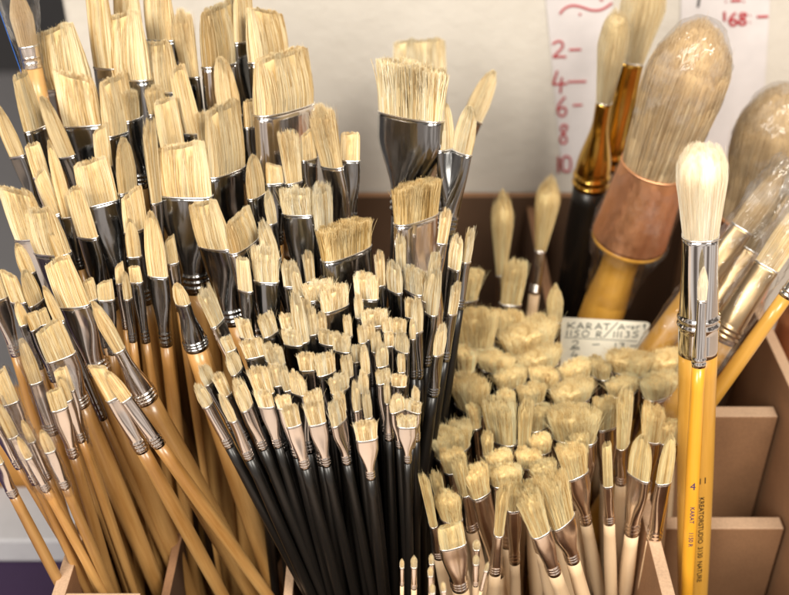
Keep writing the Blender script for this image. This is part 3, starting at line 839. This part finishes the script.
# sleeved slanted brushes at the right
def sleeved(bx, by, s, Yr, Yf, wpx, tipy, cpy, hpx, label, seed, bm_=MB['G'], fm=M_dullgold, hm=M_yellow, flat=.55):
    r, Lr, Lf, l, w, h, mpp, hd, fe, A = round_brush(bx, by, s, Yr, Yf, wpx, tipy, 'b', 'L', bm_, fm, cpy, hpx, hm, 'paint_brush', label, flat=flat, group='sleeved brushes slanting at the right edge')
    z0 = Lr-Lf; k = .0022
    sleeve([(z0-.05, h*1.1+k*.5, h*1.1+k*.5), (z0, h+k, h+k), (Lr-Lf*.4, (h+w/2)/2+k, (h+w/2*flat)/2+k), (Lr, w/2+k, w/2*flat+k*1.4), (Lr+l*.6, w/2+k*1.3, w/2*flat+k*1.6), (Lr+l*1.08, w/2+k*.6, w/2*flat*.7+k), (Lr+l*1.15, w/2*.9, w/2*flat*.4+k)],
           M_filmw, r, .0007, seed, 40)
    return r
sleeved(742, 228, -.72, .045, -.02, 24, 168, 285, 28, 'slanted brush in torn white-edged clear sleeve, its yellow handle passing behind the large yellow one', 21)
sleeved(767, 266, -.66, .01, -.06, 26, 196, 338, 32, 'slanted brush in clear sleeve with stubby dull band, cut by the right edge', 22, bm_=MB['L'], fm=M_dullgold)
sleeved(752, 250, -.66, .04, -.03, 22, 190, 320, 26, 'slanted sleeved brush squeezed behind the one cut by the right edge', 23)

# gold-ferruled brushes in front of the wall
def gold(bx, by, s, Yr, Yf, wpx, tipy, cpy, hpx, label, seed, kind='f', slv=True, roll=0, flat=.5):
    r, Lr, Lf, l, w, h, mpp, hd, fe, A = round_brush(bx, by, s, Yr, Yf, wpx, tipy, kind, 'L', MB['B'], M_gold, cpy, hpx, M_black, 'paint_brush', label, nc=(.05, .14), flat=flat, group='gold-ferruled brushes before the price strip', roll=roll)
    if slv:
        z0 = Lr-Lf; k = .001
        sleeve([(z0-.005, h+k, h+k), (z0+Lf*.3, h*.98+k, h*.98+k), (Lr, h*.92+k, h*.9+k), (Lr+l*.9, h*.85+k, h*.7+k)], M_film, r, .0004, seed, 36)
    return r
gold(604, 101, -.16, .15, .18, 16, 6, 186, 37, 'white pointed brush with gold ferrule and black handle, in front of the red numbers', 31, 'q', False, flat=1.0)
gold(632, 62, -.20, .18, .20, 24, -30, 166, 36, 'gold-ferruled white brush behind the pointed one, cut by the top edge', 32, 'q', False)

# thin yellow handle end slanting at the right edge
rb = round_brush(824, 243, -.72, -.0, -.05, 12, 195, 'r', 'M', MB['L'], M_chrome, 297, 15, M_yellow, 'paint_brush',
    'thin yellow handle slanting in from the right edge, below the sleeved brushes', nc=(.05, .12), bulge=1.15, end=.75)

# sleeved round brush top left
rt = round_brush(28, 46, .22, .055, -.02, 19, -14, 'r', 'L', MB['G'], M_rosy, 68, 19, M_ochre, 'paint_brush',
    'round brush in a clear blue-edged sleeve at the top left corner', nc=(.2, .5))
r, Lr, Lf, l, w, h = rt[0], rt[1], rt[2], rt[3], rt[4], rt[5]
sv = sleeve([(Lr-Lf-.008, h+.001, h+.001), (Lr-Lf, h*1.15, h*1.15), (Lr, h*1.35, h*1.35), (Lr+l*.5, h*1.9, h*1.6), (Lr+l*1.1, h*2.3, h*1.8)], M_film, r, .0004, 41)
vs, fs = [], []
for q in range(14):
    f = q/13; z = Lr-Lf-.006+f*(Lf+l*1.15); rr = h*(1.08+1.15*max(0, f))+.0006
    for a in (PI*.94, PI*1.10): vs.append((rr*math.cos(a), rr*.85*math.sin(a), z))
for q in range(13): fs.append((q*2, q*2+1, q*2+3, q*2+2))
so = meshobj('printed_edge', vs, fs, M_blue, sv)
md = so.modifiers.new('t', 'SOLIDIFY'); md.thickness = .0003

# ------------------------------------------------------------------ rack
def box(vs, fs, x0, x1, y0, y1, z0, z1):
    b = len(vs)
    for z in (z0, z1):
        for y in (y0, y1):
            for x in (x0, x1): vs.append((x, y, z))
    for f in ((0, 2, 3, 1), (4, 5, 7, 6), (0, 1, 5, 4), (2, 6, 7, 3), (0, 4, 6, 2), (1, 3, 7, 5)):
        fs.append(tuple(b+i for i in f))
def board(name, x0, x1, y0, y1, z0, z1, parent):
    dk = y1 > .095 or (name == 'divider' and x0 < 0)  # back boards take the shade-darkened colour
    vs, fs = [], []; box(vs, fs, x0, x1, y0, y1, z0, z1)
    me = bpy.data.meshes.new(name); me.from_pydata(vs, [], fs); me.materials.append(M_mdf_shade if dk and name != 'side_board' else M_mdf); me.materials.append(M_mdf if dk and name != 'side_board' else M_mdfe)
    me.polygons[1].material_index = 1
    o = link(bpy.data.objects.new(name, me), parent)
    md = o.modifiers.new('bv', 'BEVEL'); md.width = .0007; md.segments = 2
    return o
rack = bpy.data.objects.new('wooden_rack', None); COL.objects.link(rack); rack.empty_display_size = .05
tag(rack, 'brown fibreboard rack of open slots holding all the brushes', 'rack')
T = .0065; ZT = .19
XL = atZ(52, 592, ZT).x; XR = .2165
for n_, a in (('floor_board', (XL, XR, -.145, .262, .0, .006)),
              ('front_board', (-.118, XR-.001, -.150, -.1435, .0062, ZT-.001)),
              ('front_board', (XL+T, -.118, -.1175, -.111, .0064, ZT)),
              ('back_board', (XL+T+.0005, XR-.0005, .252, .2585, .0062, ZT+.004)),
              ('side_board', (XL, XL+T, -.145, .2585, .0066, ZT)),
              ('side_board', (XR, XR+T, -.150, .2585, .0066, ZT+.02)),
              ('divider', (.134, XR-.003, -.031, -.022, .0064, .147)),
              ('divider', (.134, XR-.0025, .0125, .0215, .0064, ZT)),
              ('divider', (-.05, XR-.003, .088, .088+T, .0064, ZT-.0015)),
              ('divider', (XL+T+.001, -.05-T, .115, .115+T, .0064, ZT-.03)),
              ('long_divider', (.126, .126+T, -.143, .0875, .0066, ZT-.006)),
              ('long_divider', (-.0555, -.0508, -.143, .0875, .0066, ZT-.03)),
              ('long_divider', (-.1165, -.112, -.1432, .114, .0066, ZT-.03)),
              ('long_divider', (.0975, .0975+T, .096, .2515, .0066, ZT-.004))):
    board(n_, *a, rack)

# ------------------------------------------------------------------ wall, surroundings
def wall_mat():
    m, nt, b = newmat('plaster')
    n = noise(nt, 70, (1, 1, 1), 5, .6); n2 = noise(nt, 6, (1, 1, 1), 4)
    rp = ramp(nt, n2.outputs[0], [(.3, (.56, .52, .46)), (.7, (.63, .59, .53))])
    L(nt, rp.outputs[0], b.inputs['Base Color']); b.inputs['Roughness'].default_value = .6
    bp = N(nt, 'ShaderNodeBump'); bp.inputs['Strength'].default_value = .3; bp.inputs['Distance'].default_value = .004
    L(nt, n.outputs[0], bp.inputs['Height']); L(nt, bp.outputs[0], b.inputs['Normal'])
    return m
M_wall = wall_mat()
WY = .262
wx = atY(60, 0, WY).x
vs, fs = [], []; box(vs, fs, wx, 1.4, WY, WY+.12, -.9, 1.1)
w_ = meshobj('plaster_wall', vs, fs, M_wall, smooth=False); tag(w_, 'off-white rough plaster wall behind the rack', 'wall')
md = w_.modifiers.new('bv', 'BEVEL'); md.width = .006; md.segments = 3

def stroke(pts, r, mat, parent, name='writing', flat=.25, plane=None):
    """pts: 3D points of one pen stroke, lying on a plane with normal `plane`; a thin ink bead"""
    cu = bpy.data.curves.new(name, 'CURVE'); cu.dimensions = '3D'; cu.bevel_depth = r; cu.bevel_resolution = 1; cu.use_fill_caps = True
    for s in pts:
        sp = cu.splines.new('NURBS' if len(s) > 2 else 'POLY'); sp.points.add(len(s)-1)
        for p, q in zip(sp.points, s): p.co = (*q, 1)
        if len(s) > 2: sp.use_endpoint_u = True; sp.order_u = 3; sp.resolution_u = 6
    ob = bpy.data.objects.new(name, cu); COL.objects.link(ob)
    dg = bpy.context.evaluated_depsgraph_get(); me = bpy.data.meshes.new_from_object(ob.evaluated_get(dg)); bpy.data.objects.remove(ob)
    me.materials.clear(); me.materials.append(mat)
    o = bpy.data.objects.new(name, me); link(o, parent); return o
GL = {  # hand lettering: strokes in a unit box
 '0': [[(.5, 1), (.1, .9), (0, .5), (.1, .08), (.5, 0), (.9, .1), (1, .5), (.9, .92), (.5, 1)]],
 '1': [[(.5, 1), (.45, .5), (.5, 0)]],
 '2': [[(.05, .8), (.3, 1), (.75, .95), (.8, .65), (.4, .3), (0, .02), (.5, .08), (1, .05)]],
 '3': [[(.1, .95), (.6, 1), (.85, .8), (.4, .55), (.9, .35), (.7, .03), (.05, .05)]],
 '4': [[(.35, 1), (.1, .45), (.05, .38), (.5, .4), (1, .42)], [(.65, .7), (.6, .3), (.55, 0)]],
 '5': [[(.9, 1), (.2, .97), (.15, .6), (.6, .6), (.85, .35), (.6, .03), (.05, .05)]],
 '6': [[(.75, 1), (.2, .7), (0, .3), (.3, 0), (.8, .1), (.85, .4), (.5, .52), (.1, .35)]],
 '8': [[(.8, .9), (.45, 1), (.15, .8), (.35, .55), (.8, .3), (.7, .03), (.25, 0), (.05, .25), (.4, .5), (.8, .75), (.8, .9)]],
 '-': [[(0, .5), (1, .55)]], '_': [[(0, 0), (1, .03)]], ':': [[(.45, .72), (.5, .74)], [(.45, .2), (.5, .22)]], '.': [[(.45, .02), (.52, .04)]], '/': [[(0, 0), (1, 1)]],
 'K': [[(.1, 1), (.1, 0)], [(.95, 1), (.5, .62), (.12, .45), (.5, .35), (1, 0)]],
 'A': [[(0, 0), (.45, 1)], [(.45, 1), (1, 0)], [(.2, .35), (.8, .35)]],
 'R': [[(.1, 0), (.1, 1)], [(.1, 1), (.8, .95), (.8, .55), (.15, .5), (.5, .35), (1, 0)]],
 'T': [[(0, .97), (1, 1)], [(.5, 1), (.5, 0)]],
 'v': [[(0, .6), (.4, 0), (.9, .62)]], 'o': [[(.5, .6), (.1, .45), (.2, .05), (.7, .05), (.85, .45), (.5, .6)]],
 'r': [[(.1, .6), (.15, 0)], [(.12, .4), (.5, .62), (.9, .55)]], 't': [[(.45, 1), (.45, .1), (.8, 0)], [(.05, .65), (.9, .68)]],
}
def glyphs(ch, map2, x0, y0, x1, y1):
    out = []
    for s in GL[ch]:
        out.append([map2(x0+(x1-x0)*u, y1+(y0-y1)*v) for u, v in s])   # y0 = top px, y1 = bottom px
    return out

# price strips on the wall
def strip(px, Y, label, z_th=.0006):
    pts = [atY(x, y, Y) for x, y in px]
    vs = [tuple(p) for p in pts]+[(p.x, p.y+z_th, p.z) for p in pts]
    n = len(px)
    fs = [tuple(range(n)), tuple(range(2*n-1, n-1, -1))]+[(i, n+i, n+(i+1) % n, (i+1) % n) for i in range(n)]
    o = meshobj('price_strip', vs, fs, M_paper, smooth=False); return tag(o, label, 'paper sign')
SY = WY-.0012
s1 = strip([(543, -30), (562, 172), (596, 176), (616, -30)], SY, 'white paper strip with red numbers 2 to 10 on the wall')
s2 = strip([(682, -30), (672, 300), (752, 300), (772, -30)], SY, 'white paper strip with red price 168 behind the domed brush')
mp = lambda x, y: tuple(atY(x, y, SY-.0003))
S = []
for ch, x0, y0, x1, y1 in (('2', 552, 41, 566, 58), ('-', 569, 46, 581, 54), ('4', 552, 71, 567, 93), ('-', 568, 78, 586, 86),
                           ('6', 557, 97, 568, 117), ('-', 573, 101, 582, 110), ('8', 559, 124, 569, 144), ('1', 556, 157, 561, 173), ('0', 562, 156, 571, 172)):
    S += glyphs(ch, mp, x0, y0, x1, y1)
S.append([mp(560, 14), mp(563, 9), mp(572, 5), mp(582, 7), mp(592, 11), mp(604, 10), mp(612, 3)])
S.append([mp(579, 14.5), mp(581, 14.5)]); S.append([mp(600, 0), mp(603, 0)])
stroke(S, .0008, M_red, s1, 'red_writing')
S = []
for ch, x0, y0, x1, y1 in (('1', 722, 12, 727, 21), ('6', 729, 13, 738, 26), ('8', 738, 13, 748, 25), (':', 746, 12, 755, 25), ('-', 757, 13, 768, 21), ('.', 721, -6, 731, 2), ('-', 731, -3, 741, 5), ('.', 739, -6, 749, 2)):
    S += glyphs(ch, mp, x0, y0, x1, y1)
stroke(S, .0009, M_red, s2, 'red_writing')
stroke([[mp(700, -6), mp(699, 0), mp(698, 7)]], .0008, M_blackink, s2, 'black_writing')

# price card
CY = .066
c00 = atY(562, 317.5, CY); c10 = atY(650, 322.5, CY)
ex = (c10-c00); cw = ex.length; ex.normalize()
nrm = Vector((0, -1, .25)); nrm = (nrm-ex*nrm.dot(ex)).normalized(); ey = nrm.cross(ex).normalized()
if ey.z < 0: ey = -ey
if nrm.y > 0: nrm = -nrm
ch_ = .040
def cp(u, v, d=0): return c00+ex*(u*cw)-ey*(v*ch_)+nrm*d
vs = [cp(0, .06), cp(.012, .012), cp(.03, 0), cp(.97, 0), cp(1, .02), cp(1, 1), cp(0, 1)]
vs = [tuple(p) for p in vs]+[tuple(p-nrm*.0007) for p in vs]; n = 7
fs = [tuple(range(n)), tuple(range(2*n-1, n-1, -1))]+[(i, n+i, n+(i+1) % n, (i+1) % n) for i in range(n)]
card = meshobj('price_card', vs, fs, M_card, smooth=False); tag(card, 'cream handwritten price card standing behind the pale-wood brushes', 'price card')
# card pixel space -> card space
def cm(x, y): return tuple(cp((x-562)/88, (y-317.5-(x-562)*.057)/57*.92, .0003))
S = []
for ch, x0, y0, x1, y1 in (('K', 568, 322, 576, 328), ('A', 578, 322.5, 585, 328.5), ('R', 587, 323, 593, 329), ('A', 596, 323, 603, 329), ('T', 604, 323.5, 611, 329.5),
                           ('/', 606, 322, 618, 337), ('A', 619, 324, 626, 329.5), ('v', 627, 323, 631, 329), ('o', 632, 323.5, 635.5, 329), ('r', 637, 323.5, 641, 329), ('t', 643, 323.5, 647, 329.5),
                           ('1', 568, 330, 570, 335.5), ('1', 572, 330, 574, 335.5), ('5', 576, 330, 582, 336), ('0', 584, 330.5, 591, 336), ('R', 598, 331, 604, 337),
                           ('1', 615, 331, 617, 337), ('1', 618.5, 331, 620.5, 337), ('1', 622, 331, 624, 337), ('3', 627, 331, 632, 337), ('5', 634, 331, 641, 337),
                           ('2', 575, 340, 583, 347), ('_', 574, 347.6, 584, 348.4), ('-', 596, 342, 603, 346), ('1', 618, 342.5, 620, 349), ('3', 622, 342.5, 629, 349), ('-', 634, 343, 641, 348),
                           ('4', 576, 350.5, 584, 358)):
    S += glyphs(ch, cm, x0, y0, x1, y1)
stroke(S, .00027, M_ink, card, 'green_writing')
stroke([[cm(567, 336.8), cm(600, 338.6), cm(640, 340.8)]], .00018, M_ink, card, 'ruled_line')

# counter and room behind
M_floor = plain('shop_floor_grey', (.52, .52, .54), .5); M_roomw = plain('dark_grey_paint', (.10, .10, .105), .8)
M_counter = plain('purple_cloth', (.035, .016, .055), .9); M_tray = plain('white_laminate', (.55, .55, .58), .4); M_or = plain('orange_board', (.60, .30, .08), .6)
def slab(name, x0, x1, y0, y1, z0, z1, m, **kw):
    vs, fs = [], []; box(vs, fs, x0, x1, y0, y1, z0, z1)
    o = meshobj(name, vs, fs, m, smooth=False); md = o.modifiers.new('b', 'BEVEL'); md.width = .002; md.segments = 2
    tag(o, **kw); return o
slab('counter', -1.2, 1.2, -.6, .255, -.04, -.004, plain('pale_counter_top', (.62, .50, .42), .5), label='pale counter top carrying the rack and the purple cloth', cat='counter')
slab('cloth', -.75, -.172, -.30, .118, -.0035, -.0008, M_counter, label='dark purple cloth beside the rack at the lower left corner', cat='cloth')
slab('tray', -.55, -.215, .075, .128, 0, .022, M_tray, label='blurred white ledge beyond the leftmost handles, lower left edge', cat='ledge')
slab('box', -.60, -.25, .14, .21, 0, .05, M_or, label='blurred orange-brown box just above the white ledge, left edge', cat='box')
slab('floor', -6, 3, -2, 6, -1.0, -.9, M_floor, kind='structure')
slab('room_wall', -6, 4, 3.0, 3.1, -.9, 2.5, M_roomw, kind='structure')

# ------------------------------------------------------------------ light
def area(name, loc, tgt, sx, sy, power, col):
    ld = bpy.data.lights.new(name, 'AREA'); ld.shape = 'RECTANGLE'; ld.size = sx; ld.size_y = sy; ld.energy = power; ld.color = col
    o = bpy.data.objects.new(name, ld); COL.objects.link(o); o.location = loc
    o.rotation_euler = (Vector(tgt)-Vector(loc)).to_track_quat('-Z', 'Y').to_euler(); return o
area('left_key', (-.55, -.98, 1.12), (0, 0, .25), .6, .7, 21.5, (1, .95, .86))  # broad soft key lamp at the front left
area('right_fill', (.42, -.78, 1.22), (.10, .05, .25), .45, .4, 18, (1, .93, .82))  # unseen lamp added at the front right to brighten the right-hand tufts
w = bpy.data.worlds.new('World'); scene.world = w; w.use_nodes = True
nt = w.node_tree; bg = nt.nodes['Background']
tc = N(nt, 'ShaderNodeTexCoord'); sx = N(nt, 'ShaderNodeSeparateXYZ'); L(nt, tc.outputs['Generated'], sx.inputs[0])
rp = ramp(nt, sx.outputs['Z'], [(0, (.70, .54, .45)), (.3, (.62, .48, .40)), (.5, (.30, .25, .21)), (1, (.30, .28, .26))])
at2 = N(nt, 'ShaderNodeMath', operation='ARCTAN2'); L(nt, sx.outputs['X'], at2.inputs[0]); L(nt, sx.outputs['Y'], at2.inputs[1])
ab = N(nt, 'ShaderNodeMath', operation='ABSOLUTE'); L(nt, at2.outputs[0], ab.inputs[0])
cb = N(nt, 'ShaderNodeCombineXYZ'); L(nt, at2.outputs[0], cb.inputs[0])
sz = N(nt, 'ShaderNodeMath', operation='MULTIPLY'); L(nt, sx.outputs['Z'], sz.inputs[0]); sz.inputs[1].default_value = .5; L(nt, sz.outputs[0], cb.inputs[2])
nn = N(nt, 'ShaderNodeTexNoise'); nn.inputs['Scale'].default_value = 3.2; nn.inputs['Detail'].default_value = 2; L(nt, cb.outputs[0], nn.inputs['Vector'])
st = ramp(nt, nn.outputs[0], [(.38, (.02, .02, .02)), (.46, (.34, .29, .25)), (.57, (1., .90, .82))])
fr = N(nt, 'ShaderNodeMapRange'); fr.inputs['To Max'].default_value = 3.2; fr.inputs['From Min'].default_value = 1.2; fr.inputs['From Max'].default_value = 1.9; L(nt, ab.outputs[0], fr.inputs['Value'])
ms_ = N(nt, 'ShaderNodeMix', data_type='RGBA', blend_type='MULTIPLY'); ms_.inputs['Factor'].default_value = 1; L(nt, st.outputs[0], ms_.inputs['A']); L(nt, fr.outputs[0], ms_.inputs['B'])
ad = N(nt, 'ShaderNodeMix', data_type='RGBA', blend_type='ADD'); ad.inputs['Factor'].default_value = 1; L(nt, rp.outputs[0], ad.inputs['A']); L(nt, ms_.outputs['Result'], ad.inputs['B'])
L(nt, ad.outputs['Result'], bg.inputs[0]); bg.inputs[1].default_value = .21

scene.render.engine = 'CYCLES'
scene.cycles.max_bounces = 8; scene.cycles.transparent_max_bounces = 24; scene.cycles.diffuse_bounces = 3
scene.view_settings.view_transform = 'Standard'; scene.view_settings.look = 'None'; scene.view_settings.gamma = 1; scene.view_settings.exposure = 0
for s_ in sorted(STAT, key=lambda q: -q[3])[:6]+sorted(STAT, key=lambda q: q[3])[:6]: print('STAT', s_)
labs = [o['label'] for o in scene.objects if o.parent is None and 'label' in o]
print('DUP', [q for q in set(labs) if labs.count(q) > 1], 'LEN', [q for q in labs if not 4 <= len(q.split()) <= 16])
